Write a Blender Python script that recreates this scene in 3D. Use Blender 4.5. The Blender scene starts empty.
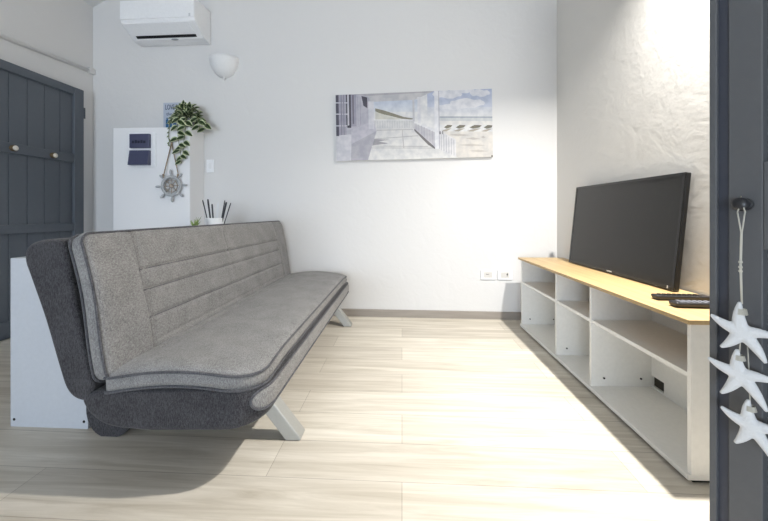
import bpy, bmesh, math, random
from mathutils import Vector, Matrix
random.seed(7)
LAMP_W, DAY_W, EXPO = 59, 168, 0.37
scene = bpy.context.scene
COL = scene.collection
PI = math.pi

# ------------------------------------------------------------------ helpers
def lin(c):
    return tuple((v / 255 / 12.92) if v / 255 <= 0.04045 else ((v / 255 + 0.055) / 1.055) ** 2.4 for v in c)

def new_mat(name):
    m = bpy.data.materials.new(name); m.use_nodes = True
    nt = m.node_tree; b = nt.nodes['Principled BSDF']
    return m, nt, b

def plain(name, rgb, rough=0.5, metal=0.0, spec=0.5, bump=0.0, bscale=60, alpha=None):
    m, nt, b = new_mat(name)
    b.inputs['Base Color'].default_value = (*lin(rgb), 1)
    b.inputs['Roughness'].default_value = rough
    b.inputs['Metallic'].default_value = metal
    b.inputs['Specular IOR Level'].default_value = spec
    tc = nt.nodes.new('ShaderNodeTexCoord')
    n = nt.nodes.new('ShaderNodeTexNoise'); n.inputs['Scale'].default_value = bscale; n.inputs['Detail'].default_value = 4
    nt.links.new(tc.outputs['Object'], n.inputs['Vector'])
    # faint tonal variation so that no surface is a dead flat colour
    mx = nt.nodes.new('ShaderNodeMix'); mx.data_type = 'RGBA'
    c = lin(rgb)
    mx.inputs[6].default_value = (*[v * 0.94 for v in c], 1); mx.inputs[7].default_value = (*[min(1, v * 1.05) for v in c], 1)
    nt.links.new(n.outputs['Fac'], mx.inputs[0]); nt.links.new(mx.outputs[2], b.inputs['Base Color'])
    if bump:
        bp = nt.nodes.new('ShaderNodeBump'); bp.inputs['Strength'].default_value = bump; bp.inputs['Distance'].default_value = 0.01
        nt.links.new(n.outputs['Fac'], bp.inputs['Height']); nt.links.new(bp.outputs['Normal'], b.inputs['Normal'])
    return m

def plaster(name, rgb, strength, scale, dist=0.02):
    m, nt, b = new_mat(name)
    b.inputs['Base Color'].default_value = (*lin(rgb), 1)
    b.inputs['Roughness'].default_value = 0.85
    b.inputs['Specular IOR Level'].default_value = 0.2
    tc = nt.nodes.new('ShaderNodeTexCoord')
    n1 = nt.nodes.new('ShaderNodeTexNoise'); n1.inputs['Scale'].default_value = scale; n1.inputs['Detail'].default_value = 5; n1.inputs['Distortion'].default_value = 1.2
    n2 = nt.nodes.new('ShaderNodeTexNoise'); n2.inputs['Scale'].default_value = scale * 5; n2.inputs['Detail'].default_value = 3
    ad = nt.nodes.new('ShaderNodeMath'); ad.operation = 'MULTIPLY_ADD'; ad.inputs[1].default_value = 0.25
    nt.links.new(tc.outputs['Object'], n1.inputs['Vector']); nt.links.new(tc.outputs['Object'], n2.inputs['Vector'])
    nt.links.new(n2.outputs['Fac'], ad.inputs[0]); nt.links.new(n1.outputs['Fac'], ad.inputs[2])
    bp = nt.nodes.new('ShaderNodeBump'); bp.inputs['Strength'].default_value = strength; bp.inputs['Distance'].default_value = dist
    nt.links.new(ad.outputs[0], bp.inputs['Height']); nt.links.new(bp.outputs['Normal'], b.inputs['Normal'])
    return m

def fabric(name, dark, light, flecks=260, bump=0.35):
    """heathered woven cloth: warp and weft threads of two tones"""
    m, nt, b = new_mat(name)
    b.inputs['Roughness'].default_value = 0.95
    b.inputs['Specular IOR Level'].default_value = 0.15
    b.inputs['Sheen Weight'].default_value = 0.15
    tc = nt.nodes.new('ShaderNodeTexCoord')
    outs = []
    for sc in ((1, 0.22, 1.0), (0.9, 1, 0.22)):
        mp = nt.nodes.new('ShaderNodeMapping'); mp.inputs['Scale'].default_value = sc
        n = nt.nodes.new('ShaderNodeTexNoise'); n.inputs['Scale'].default_value = flecks; n.inputs['Detail'].default_value = 2
        nt.links.new(tc.outputs['Object'], mp.inputs['Vector']); nt.links.new(mp.outputs['Vector'], n.inputs['Vector'])
        outs.append(n.outputs['Fac'])
    ad = nt.nodes.new('ShaderNodeMath'); ad.operation = 'ADD'
    nt.links.new(outs[0], ad.inputs[0]); nt.links.new(outs[1], ad.inputs[1])
    big = nt.nodes.new('ShaderNodeTexNoise'); big.inputs['Scale'].default_value = 14; big.inputs['Detail'].default_value = 3
    nt.links.new(tc.outputs['Object'], big.inputs['Vector'])
    ma = nt.nodes.new('ShaderNodeMath'); ma.operation = 'MULTIPLY_ADD'; ma.inputs[1].default_value = 0.35
    nt.links.new(big.outputs['Fac'], ma.inputs[0]); nt.links.new(ad.outputs[0], ma.inputs[2])
    cr = nt.nodes.new('ShaderNodeValToRGB')
    cr.color_ramp.elements[0].position = 0.88 / 1.4 - 0.0; cr.color_ramp.elements[0].color = (*lin(dark), 1)
    cr.color_ramp.elements[1].position = 1.0; cr.color_ramp.elements[1].color = (*lin(light), 1)
    dv = nt.nodes.new('ShaderNodeMath'); dv.operation = 'DIVIDE'; dv.inputs[1].default_value = 1.42
    nt.links.new(ma.outputs[0], dv.inputs[0]); nt.links.new(dv.outputs[0], cr.inputs['Fac'])
    nt.links.new(cr.outputs['Color'], b.inputs['Base Color'])
    bp = nt.nodes.new('ShaderNodeBump'); bp.inputs['Strength'].default_value = bump; bp.inputs['Distance'].default_value = 0.002
    nt.links.new(ad.outputs[0], bp.inputs['Height']); nt.links.new(bp.outputs['Normal'], b.inputs['Normal'])
    return m

def wood(name, c1, c2, rough=0.45, sc=(3, 3, 40), along='y'):
    m, nt, b = new_mat(name)
    b.inputs['Roughness'].default_value = rough
    tc = nt.nodes.new('ShaderNodeTexCoord'); mp = nt.nodes.new('ShaderNodeMapping')
    mp.inputs['Scale'].default_value = {'y': (45, 1.8, 45), 'x': (1.8, 45, 45), 'z': (45, 45, 2)}[along]
    n = nt.nodes.new('ShaderNodeTexNoise'); n.inputs['Scale'].default_value = 1.0; n.inputs['Detail'].default_value = 6; n.inputs['Distortion'].default_value = 0.6
    cr = nt.nodes.new('ShaderNodeValToRGB')
    cr.color_ramp.elements[0].position = 0.3; cr.color_ramp.elements[0].color = (*lin(c1), 1)
    cr.color_ramp.elements[1].position = 0.7; cr.color_ramp.elements[1].color = (*lin(c2), 1)
    nt.links.new(tc.outputs['Object'], mp.inputs['Vector']); nt.links.new(mp.outputs['Vector'], n.inputs['Vector'])
    nt.links.new(n.outputs['Fac'], cr.inputs['Fac']); nt.links.new(cr.outputs['Color'], b.inputs['Base Color'])
    return m

def floor_mat():
    m, nt, b = new_mat('oak_laminate')
    b.inputs['Roughness'].default_value = 0.42
    b.inputs['Specular IOR Level'].default_value = 0.35
    tc = nt.nodes.new('ShaderNodeTexCoord')
    br = nt.nodes.new('ShaderNodeTexBrick')
    br.offset = 0.37; br.inputs['Scale'].default_value = 1
    br.inputs['Brick Width'].default_value = 1.22; br.inputs['Row Height'].default_value = 0.185
    br.inputs['Mortar Size'].default_value = 0.0012; br.inputs['Mortar Smooth'].default_value = 0.3; br.inputs['Bias'].default_value = 0.0
    br.inputs['Color1'].default_value = (*lin((222, 216, 204)), 1)
    br.inputs['Color2'].default_value = (*lin((202, 195, 183)), 1)
    br.inputs['Mortar'].default_value = (*lin((164, 156, 144)), 1)
    nt.links.new(tc.outputs['Object'], br.inputs['Vector'])
    mp = nt.nodes.new('ShaderNodeMapping'); mp.inputs['Scale'].default_value = (1.6, 26, 1)
    n = nt.nodes.new('ShaderNodeTexNoise'); n.inputs['Scale'].default_value = 1.0; n.inputs['Detail'].default_value = 7; n.inputs['Distortion'].default_value = 0.8; n.inputs['Roughness'].default_value = 0.65
    nt.links.new(tc.outputs['Object'], mp.inputs['Vector']); nt.links.new(mp.outputs['Vector'], n.inputs['Vector'])
    cr = nt.nodes.new('ShaderNodeValToRGB')
    cr.color_ramp.elements[0].position = 0.28; cr.color_ramp.elements[0].color = (0.66, 0.63, 0.58, 1)
    cr.color_ramp.elements[1].position = 0.66; cr.color_ramp.elements[1].color = (1.0, 1.0, 1.0, 1)
    nt.links.new(n.outputs['Fac'], cr.inputs['Fac'])
    mx = nt.nodes.new('ShaderNodeMix'); mx.data_type = 'RGBA'; mx.blend_type = 'MULTIPLY'; mx.inputs[0].default_value = 1
    nt.links.new(br.outputs['Color'], mx.inputs[6]); nt.links.new(cr.outputs['Color'], mx.inputs[7])
    nt.links.new(mx.outputs[2], b.inputs['Base Color'])
    return m

def vcol_mat(name, rough=0.7):
    m, nt, b = new_mat(name)
    b.inputs['Roughness'].default_value = rough
    b.inputs['Specular IOR Level'].default_value = 0.2
    a = nt.nodes.new('ShaderNodeVertexColor'); a.layer_name = 'print'
    tc = nt.nodes.new('ShaderNodeTexCoord')
    n = nt.nodes.new('ShaderNodeTexNoise'); n.inputs['Scale'].default_value = 22; n.inputs['Detail'].default_value = 6
    nt.links.new(tc.outputs['Object'], n.inputs['Vector'])
    cr = nt.nodes.new('ShaderNodeValToRGB')
    cr.color_ramp.elements[0].position = 0.35; cr.color_ramp.elements[0].color = (0.86, 0.87, 0.9, 1)
    cr.color_ramp.elements[1].position = 0.65; cr.color_ramp.elements[1].color = (1.06, 1.05, 1.04, 1)
    nt.links.new(n.outputs['Fac'], cr.inputs['Fac'])
    mx = nt.nodes.new('ShaderNodeMix'); mx.data_type = 'RGBA'; mx.blend_type = 'MULTIPLY'; mx.inputs[0].default_value = 1
    nt.links.new(a.outputs['Color'], mx.inputs[6]); nt.links.new(cr.outputs['Color'], mx.inputs[7])
    nt.links.new(mx.outputs[2], b.inputs['Base Color'])
    return m

def obj(name, bm, mats, parent=None, smooth=False, bevel=0, loc=None, recalc=True):
    if recalc:
        bmesh.ops.recalc_face_normals(bm, faces=bm.faces)
    me = bpy.data.meshes.new(name); bm.to_mesh(me); bm.free()
    for m in (mats if isinstance(mats, (list, tuple)) else [mats]):
        me.materials.append(m)
    if smooth:
        for p in me.polygons: p.use_smooth = True
    o = bpy.data.objects.new(name, me); COL.objects.link(o)
    if parent: o.parent = parent
    if loc: o.location = loc
    if bevel:
        md = o.modifiers.new('edge', 'BEVEL'); md.width = bevel; md.segments = 2; md.limit_method = 'ANGLE'; md.angle_limit = math.radians(40)
    return o

def empty(name, loc, rot=0.0):
    o = bpy.data.objects.new(name, None); COL.objects.link(o)
    o.location = loc; o.rotation_euler = (0, 0, rot); o.empty_display_size = 0.1
    return o

def tag(o, label=None, cat=None, group=None, kind=None):
    if label: o['label'] = label
    if cat: o['category'] = cat
    if group: o['group'] = group
    if kind: o['kind'] = kind
    return o

def box(bm, x0, x1, y0, y1, z0, z1, mi=0, M=None):
    vs = [bm.verts.new(Vector((x, y, z)) if M is None else M @ Vector((x, y, z))) for x in (x0, x1) for y in (y0, y1) for z in (z0, z1)]
    fs = [(0, 1, 3, 2), (4, 6, 7, 5), (0, 4, 5, 1), (2, 3, 7, 6), (0, 2, 6, 4), (1, 5, 7, 3)]
    out = []
    for f in fs:
        fc = bm.faces.new([vs[i] for i in f]); fc.material_index = mi; out.append(fc)
    return out

def bxo(name, dims, mats, parent=None, bevel=0.0):
    bm = bmesh.new(); box(bm, *dims); return obj(name, bm, mats, parent, bevel=bevel)

def tube(bm, pts, r, seg=8, closed=False, mi=0, cap=True):
    pts = [Vector(p) for p in pts]; n = len(pts)
    rs = r if isinstance(r, (list, tuple)) else [r] * n
    rings = []
    prev = None
    for i, p in enumerate(pts):
        a = pts[(i - 1) % n] if (closed or i > 0) else p
        b = pts[(i + 1) % n] if (closed or i < n - 1) else p
        t = (b - a).normalized()
        if prev is None:
            ref = Vector((0, 0, 1)) if abs(t.z) < 0.9 else Vector((1, 0, 0))
            u = t.cross(ref).normalized()
        else:
            u = (prev - t * prev.dot(t)).normalized()
        prev = u; v = t.cross(u)
        rings.append([bm.verts.new(p + (u * math.cos(2 * PI * k / seg) + v * math.sin(2 * PI * k / seg)) * rs[i]) for k in range(seg)])
    m = n if closed else n - 1
    for i in range(m):
        A, B = rings[i], rings[(i + 1) % n]
        off = 0
        if closed and i == n - 1:
            off = min(range(seg), key=lambda o: (A[0].co - B[o].co).length)
        for k in range(seg):
            f = bm.faces.new((A[k], A[(k + 1) % seg], B[(k + 1 + off) % seg], B[(k + off) % seg])); f.material_index = mi; f.smooth = True
    if cap and not closed:
        for R in (rings[0][::-1], rings[-1]):
            f = bm.faces.new(R); f.material_index = mi

def lathe(bm, prof, seg=32, M=None, mi=0, smooth=True):
    """prof: (radius, height) list revolved about local z"""
    M = M or Matrix()
    rings = []
    for r, z in prof:
        if r < 1e-6:
            rings.append([bm.verts.new(M @ Vector((0, 0, z)))])
        else:
            rings.append([bm.verts.new(M @ Vector((r * math.cos(2 * PI * k / seg), r * math.sin(2 * PI * k / seg), z))) for k in range(seg)])
    for A, B in zip(rings, rings[1:]):
        for k in range(seg):
            k2 = (k + 1) % seg
            q = [A[k % len(A)], A[k2 % len(A)], B[k2 % len(B)], B[k % len(B)]]
            q2 = []
            for v in q:
                if v not in q2: q2.append(v)
            if len(q2) >= 3:
                f = bm.faces.new(q2); f.material_index = mi; f.smooth = smooth

def ellipsoid(bm, c, rx, ry, rz, seg=20, rings=10, mi=0, M=None):
    T = (M or Matrix()) @ Matrix.Translation(c) @ Matrix.Diagonal((rx, ry, rz, 1))
    lathe(bm, [(math.sin(PI * i / rings), -math.cos(PI * i / rings)) for i in range(rings + 1)], seg, T, mi)

def catmull(pts, k=5, closed=True):
    out = []; n = len(pts)
    for i in range(n if closed else n - 1):
        p0, p1, p2, p3 = (pts[(i - 1) % n], pts[i], pts[(i + 1) % n], pts[(i + 2) % n]) if closed else (pts[max(i - 1, 0)], pts[i], pts[i + 1], pts[min(i + 2, n - 1)])
        for j in range(k):
            t = j / k
            out.append(tuple(0.5 * (2 * b + (c - a) * t + (2 * a - 5 * b + 4 * c - d) * t * t + (3 * b - a - 3 * c + d) * t ** 3) for a, b, c, d in zip(p0, p1, p2, p3)))
    if not closed: out.append(tuple(pts[-1]))
    return out

# camera geometry (real place: level camera 0.875 m above the floor)
F, CX, HY, EYE = 341.0, 384.0, 213.0, 0.875
PSI = math.atan(18 / 341); cP, sP = math.cos(PSI), math.sin(PSI)

# ------------------------------------------------------------------ materials
M_wall = plaster('white_plaster', (214, 213, 212), 0.12, 9)
M_wall_rough = plaster('rough_white_plaster', (216, 214, 210), 0.06, 9.0, 0.03)
M_ceil = plaster('ceiling_plaster', (214, 214, 213), 0.1, 8)
M_floor = floor_mat()
M_base = wood('taupe_baseboard', (138, 130, 122), (152, 145, 136), 0.5, along='x')
M_door = plain('slate_grey_paint', (84, 90, 98), 0.55, bump=0.08, bscale=40)
M_door2 = plain('grey_paint', (88, 89, 91), 0.5, bump=0.06, bscale=40)
M_groove = plain('dark_groove', (40, 43, 48), 0.8)
M_brass = plain('aged_brass', (112, 94, 70), 0.45, .8)
M_pearl = plain('cream_ceramic', (212, 206, 194), 0.3)
M_white = plain('white_laminate', (226, 227, 228), 0.4)
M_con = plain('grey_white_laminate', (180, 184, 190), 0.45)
M_cab = plain('white_melamine', (232, 231, 227), 0.4)
M_plast = plain('white_plastic', (232, 233, 235), 0.35)
M_black = plain('black_plastic', (14, 14, 15), 0.35)
M_gap = plain('black_slot', (12, 12, 20), 0.6)
M_dark = fabric('charcoal_weave', (30, 30, 33), (76, 75, 78), 420)
M_light = fabric('light_grey_weave', (95, 94, 94), (143, 142, 141), 460)
M_pipe = fabric('piping_weave', (58, 58, 62), (92, 92, 96), 300, 0.2)
M_steel = plain('brushed_metal', (172, 172, 168), 0.38, 0.55, bump=0.03, bscale=120)
M_oak = wood('light_oak', (172, 144, 100), (194, 168, 124), 0.42, along='y')
M_screen, _nt, _b = new_mat('tv_screen')
_b.inputs['Base Color'].default_value = (0.012, 0.012, 0.0115, 1); _b.inputs['Roughness'].default_value = 0.22; _b.inputs['Specular IOR Level'].default_value = 0.32
M_frame = plain('gloss_black', (12, 12, 12), 0.22)
M_silver = plain('silver_print', (190, 190, 190), 0.4)
M_smoke = plain('smoked_blue_plastic', (70, 73, 98), 0.3)
M_smoke2 = plain('dark_breaker_row', (28, 30, 52), 0.4)
M_leaf = plain('dark_green_leaf', (52, 74, 38), 0.45, bump=0.05)
M_leafe = plain('cream_leaf_margin', (188, 196, 158), 0.5)
M_stem = plain('green_stem', (92, 104, 60), 0.6)
M_pot = plain('grey_pot', (130, 132, 134), 0.6)
M_soil = plain('soil', (60, 48, 38), 0.9, bump=0.5)
M_rope = plain('jute_rope', (142, 126, 108), 0.9, bump=0.4, bscale=300)
M_weath = plain('weathered_grey_wood', (172, 174, 176), 0.8, bump=0.3, bscale=90)
M_weath2 = plain('weathered_brown_wood', (150, 140, 128), 0.8, bump=0.3, bscale=90)
M_star = plain('white_starfish', (214, 214, 214), 0.75, bump=0.25, bscale=220)
M_string = plain('cotton_string', (190, 186, 174), 0.9)
M_knob = plain('dark_knob', (40, 40, 42), 0.35)
M_stick = plain('black_stick', (30, 30, 38), 0.45)
M_stickw = plain('white_stick', (214, 216, 220), 0.5)
M_grass = plain('bright_green_leaf', (128, 150, 84), 0.5)
M_bowl = plain('white_gypsum', (226, 226, 226), 0.75)
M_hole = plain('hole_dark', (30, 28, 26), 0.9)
M_print = vcol_mat('canvas_print')
M_canvas = plain('canvas_edge', (222, 220, 218), 0.8, bump=0.2, bscale=300)

# ------------------------------------------------------------------ room shell
XL, XR, YF = -2.77, 1.262, -5.0
def yb(x): return 2.872 - 0.0167 * x           # face of the far wall
ZL, ZR, XT, ZT = 2.72, 2.87, -0.60, 3.76       # eaves and ridge of the pitched ceiling
T = 0.1

bm = bmesh.new(); box(bm, XL - T, XR + T, YF - T, 3.05, -0.08, 0)
tag(obj('floor', bm, M_floor), 'pale greige oak laminate plank floor', 'floor', kind='structure')

def gable(name, ya, yb_, mat, label):
    bm = bmesh.new()
    P = [(XL - T, 0), (XR + T, 0), (XR + T, ZR - 0.04), (XT, ZT), (XL - T, ZL - 0.04)]
    A = [bm.verts.new((x, ya(x), z)) for x, z in P]; B = [bm.verts.new((x, yb_(x), z)) for x, z in P]
    bm.faces.new(A); bm.faces.new(B[::-1])
    for i in range(5):
        j = (i + 1) % 5; bm.faces.new((A[i], B[i], B[j], A[j]))
    return tag(obj(name, bm, mat), label, 'wall', kind='structure')
gable('wall_back', yb, lambda x: yb(x) + T, M_wall, 'white plaster wall at the far end behind the sofa')
WX0, WX1, WZ0, WZ1 = -2.50, 0.20, .10, 1.10       # window opening in the wall behind the viewpoint
bm = bmesh.new()
def prism_y(bm, P, y0, y1):
    A = [bm.verts.new((x, y0, z)) for x, z in P]; B = [bm.verts.new((x, y1, z)) for x, z in P]
    bm.faces.new(A); bm.faces.new(B[::-1])
    for i in range(len(P)):
        j = (i + 1) % len(P); bm.faces.new((A[i], B[i], B[j], A[j]))
def ceil_z(x): return ZL - .04 + (x - XL + T) * (ZT - ZL + .04) / (XT - XL + T) if x < XT else ZT + (x - XT) * (ZR - .04 - ZT) / (XR + T - XT)
prism_y(bm, [(XL - T, 0), (WX0, 0), (WX0, WZ1), (XL - T, WZ1)], YF - T, YF)
prism_y(bm, [(WX1, 0), (XR + T, 0), (XR + T, WZ1), (WX1, WZ1)], YF - T, YF)
prism_y(bm, [(WX0, 0), (WX1, 0), (WX1, WZ0), (WX0, WZ0)], YF - T, YF)
prism_y(bm, [(XL - T, WZ1), (XR + T, WZ1), (XR + T, ZR - .04), (XT, ZT), (XL - T, ZL - .04)], YF - T, YF)
tag(obj('wall_front', bm, M_wall), 'white plaster wall with a window behind the viewpoint', 'wall', kind='structure')

bm = bmesh.new(); box(bm, XR, XR + T, YF, 2.95, 0, ZR + 0.0)
tag(obj('wall_right', bm, M_wall_rough), 'rough white plaster wall behind the television', 'wall', kind='structure')
bm = bmesh.new(); box(bm, XL - T, XL, YF, 2.99, 0, ZL)
tag(obj('wall_left', bm, M_wall), 'white plaster wall on the left around the grey door', 'wall', kind='structure')
bm = bmesh.new()
for xa, za, xb, zb in ((XL - T, ZL - 0.048, XT, ZT), (XT, ZT, XR + T, ZR - 0.048)):
    q = [(xa, za), (xb, zb), (xb, zb + 0.08), (xa, za + 0.08)]
    A = [bm.verts.new((x, YF - T, z)) for x, z in q]; B = [bm.verts.new((x, 3.05, z)) for x, z in q]
    bm.faces.new(A); bm.faces.new(B[::-1])
    for i in range(4):
        j = (i + 1) % 4; bm.faces.new((A[i], B[i], B[j], A[j]))
tag(obj('ceiling', bm, M_ceil), 'pale sloping plaster ceiling', 'ceiling', kind='structure')

# window (behind the viewpoint, gives the cool daylight)
w = empty('window_1', ((WX0 + WX1) / 2, YF - 0.06, WZ0)); tag(w, 'white framed window behind the viewpoint', 'window', kind='structure')
bm = bmesh.new(); H = WZ1 - WZ0; hx = (WX1 - WX0) / 2
for x0, x1, z0, z1 in ((-hx, -hx + .06, 0, H), (hx - .06, hx, 0, H), (-hx + .06, hx - .06, 0, .06), (-hx + .06, hx - .06, H - .06, H), (-.03, .03, .06, H - .06)):
    box(bm, x0, x1, -.025, .025, z0, z1)
obj('window_frame', bm, M_white, w)
M_glass, _n2, _b2 = new_mat('window_glass'); _b2.inputs['Transmission Weight'].default_value = 1; _b2.inputs['Roughness'].default_value = 0
for a, b_ in ((-hx + .06, -.03), (.03, hx - .06)):
    bxo('pane', (a, b_, -.004, .004, .06, H - .06), M_glass, w)

# baseboards
bm = bmesh.new()
for xa, xb in ((-1.733, XR - 0.001),):
    A = [bm.verts.new((x, yb(x) - d, z)) for x, d, z in ((xa, 0, 0), (xa, .012, 0), (xa, .012, .058), (xa, 0, .062))]
    B = [bm.verts.new((x, yb(x) - d, z)) for x, d, z in ((xb, 0, 0), (xb, .012, 0), (xb, .012, .058), (xb, 0, .062))]
    bm.faces.new(A); bm.faces.new(B[::-1])
    for i in range(4): bm.faces.new((A[i], B[i], B[(i + 1) % 4], A[(i + 1) % 4]))
tag(obj('baseboard_back', bm, M_base), 'low taupe skirting along the far wall', 'baseboard', kind='structure')
bm = bmesh.new(); box(bm, XR - .012, XR, .9, 2.83, 0, .06)
tag(obj('baseboard_right', bm, M_base), 'low taupe skirting behind the television cabinet', 'baseboard', kind='structure')

# low masonry block holding the breaker box
PX0, PX1, PY0, PZ = -2.392, -1.733, 2.704, 1.579
bm = bmesh.new()
A = [bm.verts.new(p) for p in ((PX0, PY0, 0), (PX1, PY0, 0), (PX1, yb(PX1) + .02, 0), (PX0, yb(PX0) + .02, 0))]
B = [bm.verts.new((v.co.x, v.co.y, PZ)) for v in A]
bm.faces.new(A); bm.faces.new(B)
for i in range(4): bm.faces.new((A[i], A[(i + 1) % 4], B[(i + 1) % 4], B[i]))
tag(obj('wall_pillar', bm, plaster('block_plaster', (232, 232, 233), 0.04, 9), bevel=0.004), 'white boxed-out wall block topped by a trailing plant', 'wall', kind='structure')

# moulding (cable duct) on the left wall above the door
bm = bmesh.new()
tube(bm, [(XL + .012, .9, 2.02), (XL + .012, 1.8, 2.075), (XL + .012, 2.9, 2.135)], .016, 8)
box(bm, XL, XL + .03, 2.86, 2.91, 2.11, 2.16)
tag(obj('trim_1', bm, M_wall), 'thin pale pipe rising along the wall above the grey door', 'pipe', kind='structure')

# ------------------------------------------------------------------ left door (slate grey, boarded)
d = empty('door_1', (XL, 2.40, 0)); tag(d, 'slate grey boarded door in the left wall', 'door', kind='structure')
DY0, DY1 = 1.90 - 2.40, 2.786 - 2.40
for k, (a, b_) in enumerate(((-.395, -.278), (-.274, -.160), (-.156, -.040), (-.036, .080), (.084, .200), (.204, .310))):
    bxo('board', (.0, .022, a, b_, .10, 1.89), M_door, d, .002)
bxo('backing', (-.0, .012, DY0 + .01, DY1 - .01, .01, 1.92), M_groove, d)
for a, b_ in ((DY0, DY0 + .08), (DY1 - .082, DY1)):
    bxo('stile', (0, .045, a, b_, .005, 1.925), M_door, d, .003)
for a, b_ in ((1.862, 1.925), (1.294, 1.366), (.727, .792), (.005, .12)):
    bxo('rail', (0, .042, DY0 + .08, DY1 - .082, a, b_), M_door, d, .003)
for yy, zz in ((2.25 - 2.40, 1.33), (2.525 - 2.40, 1.325)):
    R = Matrix.Translation((.042, yy, zz)) @ Matrix.Rotation(PI / 2, 4, 'Y')
    bm = bmesh.new(); lathe(bm, [(0, 0), (.021, 0), (.021, .003), (.012, .004), (.010, .008), (.020, .012), (.0235, .018), (.022, .023), (.016, .0255)], 20, R)
    k = obj('door_knob', bm, M_brass, d, recalc=True)
    bm = bmesh.new(); lathe(bm, [(.018, .020), (.018, .0265), (.012, .029), (0, .0295)], 18, R)
    obj('knob_inlay', bm, M_pearl, k)
bm = bmesh.new()
tube(bm, [(.03, DY1 + .014, 1.69), (.03, DY1 + .014, 1.78)], .011, 10); box(bm, .0, .03, DY1 + .002, DY1 + .02, 1.70, 1.77)
obj('hinge', bm, M_door, d)

# ------------------------------------------------------------------ right door leaf (opened towards us)
TH = math.radians(65)
t_ = Vector((math.cos(TH), -math.sin(TH), 0)); n_ = Vector((-math.sin(TH), -math.cos(TH), 0))
P0 = Vector((.703, .80, 0))
d2 = empty('door_2', P0); tag(d2, 'grey panelled door leaf standing open, starfish hanging from its knob', 'door', kind='structure')
LM = Matrix((( t_.x, n_.x, 0, 0), (t_.y, n_.y, 0, 0), (0, 0, 1, 0), (0, 0, 0, 1)))   # local: x along leaf, y out of face, z up
def leaf(name, s0, s1, n0, n1, z0, z1, m, bev=0.002, par=None):
    bm = bmesh.new(); box(bm, s0, s1, n0, n1, z0, z1, 0, LM); return obj(name, bm, m, par or d2, bevel=bev)
LW = .58
leaf('edge_bead', -.0125, .001, -.04, .004, .012, 2.05, M_door2)
leaf('edge_rebate', .0, .020, -.04, -.004, .012, 2.05, plain('rebate_blue_grey', (58, 61, 71), .5), 0)  # recessed strip, coloured darker and bluer than the stiles
leaf('stile', .019, .073, -.04, .0, .012, 2.05, M_door2)
leaf('stile', LW - .075, LW, -.04, .0, .012, 2.05, M_door2)
for z0, z1 in ((.012, .13), (.80, .98), (1.93, 2.05)):
    leaf('rail', .073, LW - .075, -.04, .0, z0, z1, M_door2)
for z0, z1 in ((.13, .80), (.98, 1.93)):
    p = leaf('panel', .073, LW - .075, -.034, -.016, z0, z1, M_door2, 0)
    leaf('raised_field', .115, LW - .117, -.02, -.006, z0 + .042, z1 - .042, M_door2, .006, p)
KZ = .893
KB = LM @ Vector((.0470, 0, KZ))
RK = Matrix.Translation(KB) @ n_.to_track_quat('Z', 'Y').to_matrix().to_4x4()
bm = bmesh.new(); lathe(bm, [(0, 0), (.013, 0), (.013, .003), (.007, .004), (.006, .006), (.008, .008), (.0125, .012), (.0150, .019), (.0135, .026), (.008, .031), (0, .032)], 24, RK)
obj('knob', bm, M_knob, d2)

# ------------------------------------------------------------------ starfish garland hanging on that knob
gx = KB + n_ * .020
g = empty('starfish_garland', P0 + gx + Vector((0, 0, -.02))); tag(g, 'string of three white starfish hanging from the grey door knob', 'ornament')
G0 = g.location
ang = math.radians(48)
fu = Vector((math.cos(ang), -math.sin(ang), 0)); fn = Vector((-math.sin(ang), -math.cos(ang), 0)); fz = Vector((0, 0, 1))
fc0 = P0 + KB + n_ * .034
def ray(px, py):
    a = (px - CX) / F; b = -(py - HY) / F
    return Vector((a * cP - sP, a * sP + cP, b))
CAM = Vector((0, 0, EYE))
def on_plane(px, py, p0, n):
    r = ray(px, py); return CAM + r * ((p0 - CAM).dot(n) / r.dot(n))
stars = [
    ((741.5, 331.5), [(741.5, 302), (711.5, 313.5), (719.5, 346), (764.5, 363.5), (779, 339)]),
    ((740, 374), [(739, 349.5), (708.5, 356.5), (719.5, 392), (765.5, 412), (778, 384)]),
    ((750.8, 425), [(750, 400), (721.5, 405.5), (733.5, 441.5), (770, 459), (785, 437)])]
for (cx, cy), tips in stars:
    c = on_plane(cx, cy, fc0, fn)
    bm = bmesh.new()
    for tx, ty in tips:
        e = on_plane(tx, ty, fc0, fn) - c
        L = e.length; dirv = e / L; side = fn.cross(dirv)
        rings = []
        for j in range(9):
            q = j / 8; wd = .0098 * (1 - q) ** 0.9 + .0046 * (1 - .35 * q ** 3); hh = .0065 * (1 - q) + .0034
            p = c + dirv * L * q + fn * (.002 * math.sin(q * 3)) + side * .004 * math.sin(q * 2.5)
            rings.append([bm.verts.new(p - G0 + side * wd * math.cos(2 * PI * k / 10) + fn * hh * math.sin(2 * PI * k / 10)) for k in range(10)])
        for A, B in zip(rings, rings[1:]):
            for k in range(10): bm.faces.new((A[k], A[(k + 1) % 10], B[(k + 1) % 10], B[k]))
        bm.faces.new(rings[0][::-1]); bm.faces.new(rings[-1])
    ellipsoid(bm, c - G0 + fn * .0, .0165, .0165, .0085, 16, 8, 0) if False else None
    o = obj('starfish', bm, M_star, g, smooth=True)
    rm = o.modifiers.new('fuse', 'REMESH'); rm.mode = 'VOXEL'; rm.voxel_size = .0016; rm.use_smooth_shade = True
    sm = o.modifiers.new('soft', 'SMOOTH'); sm.iterations = 4; sm.factor = .5
    # cord wound round the upper arm
    top = on_plane(tips[0][0], tips[0][1], fc0, fn)
    bm = bmesh.new()
    for q in (.60, .64, .68, .72, .76):
        p = c.lerp(top, q) - G0; rr = .0098 * (1 - q) + .0049
        tube(bm, [p + fu * rr * math.cos(2 * PI * k / 10) + fn * rr * math.sin(2 * PI * k / 10) for k in range(10)], .0011, 6, True)
    obj('binding', bm, M_string, o)
bm = bmesh.new()
kp = Vector((0, 0, .02)); 
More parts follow.
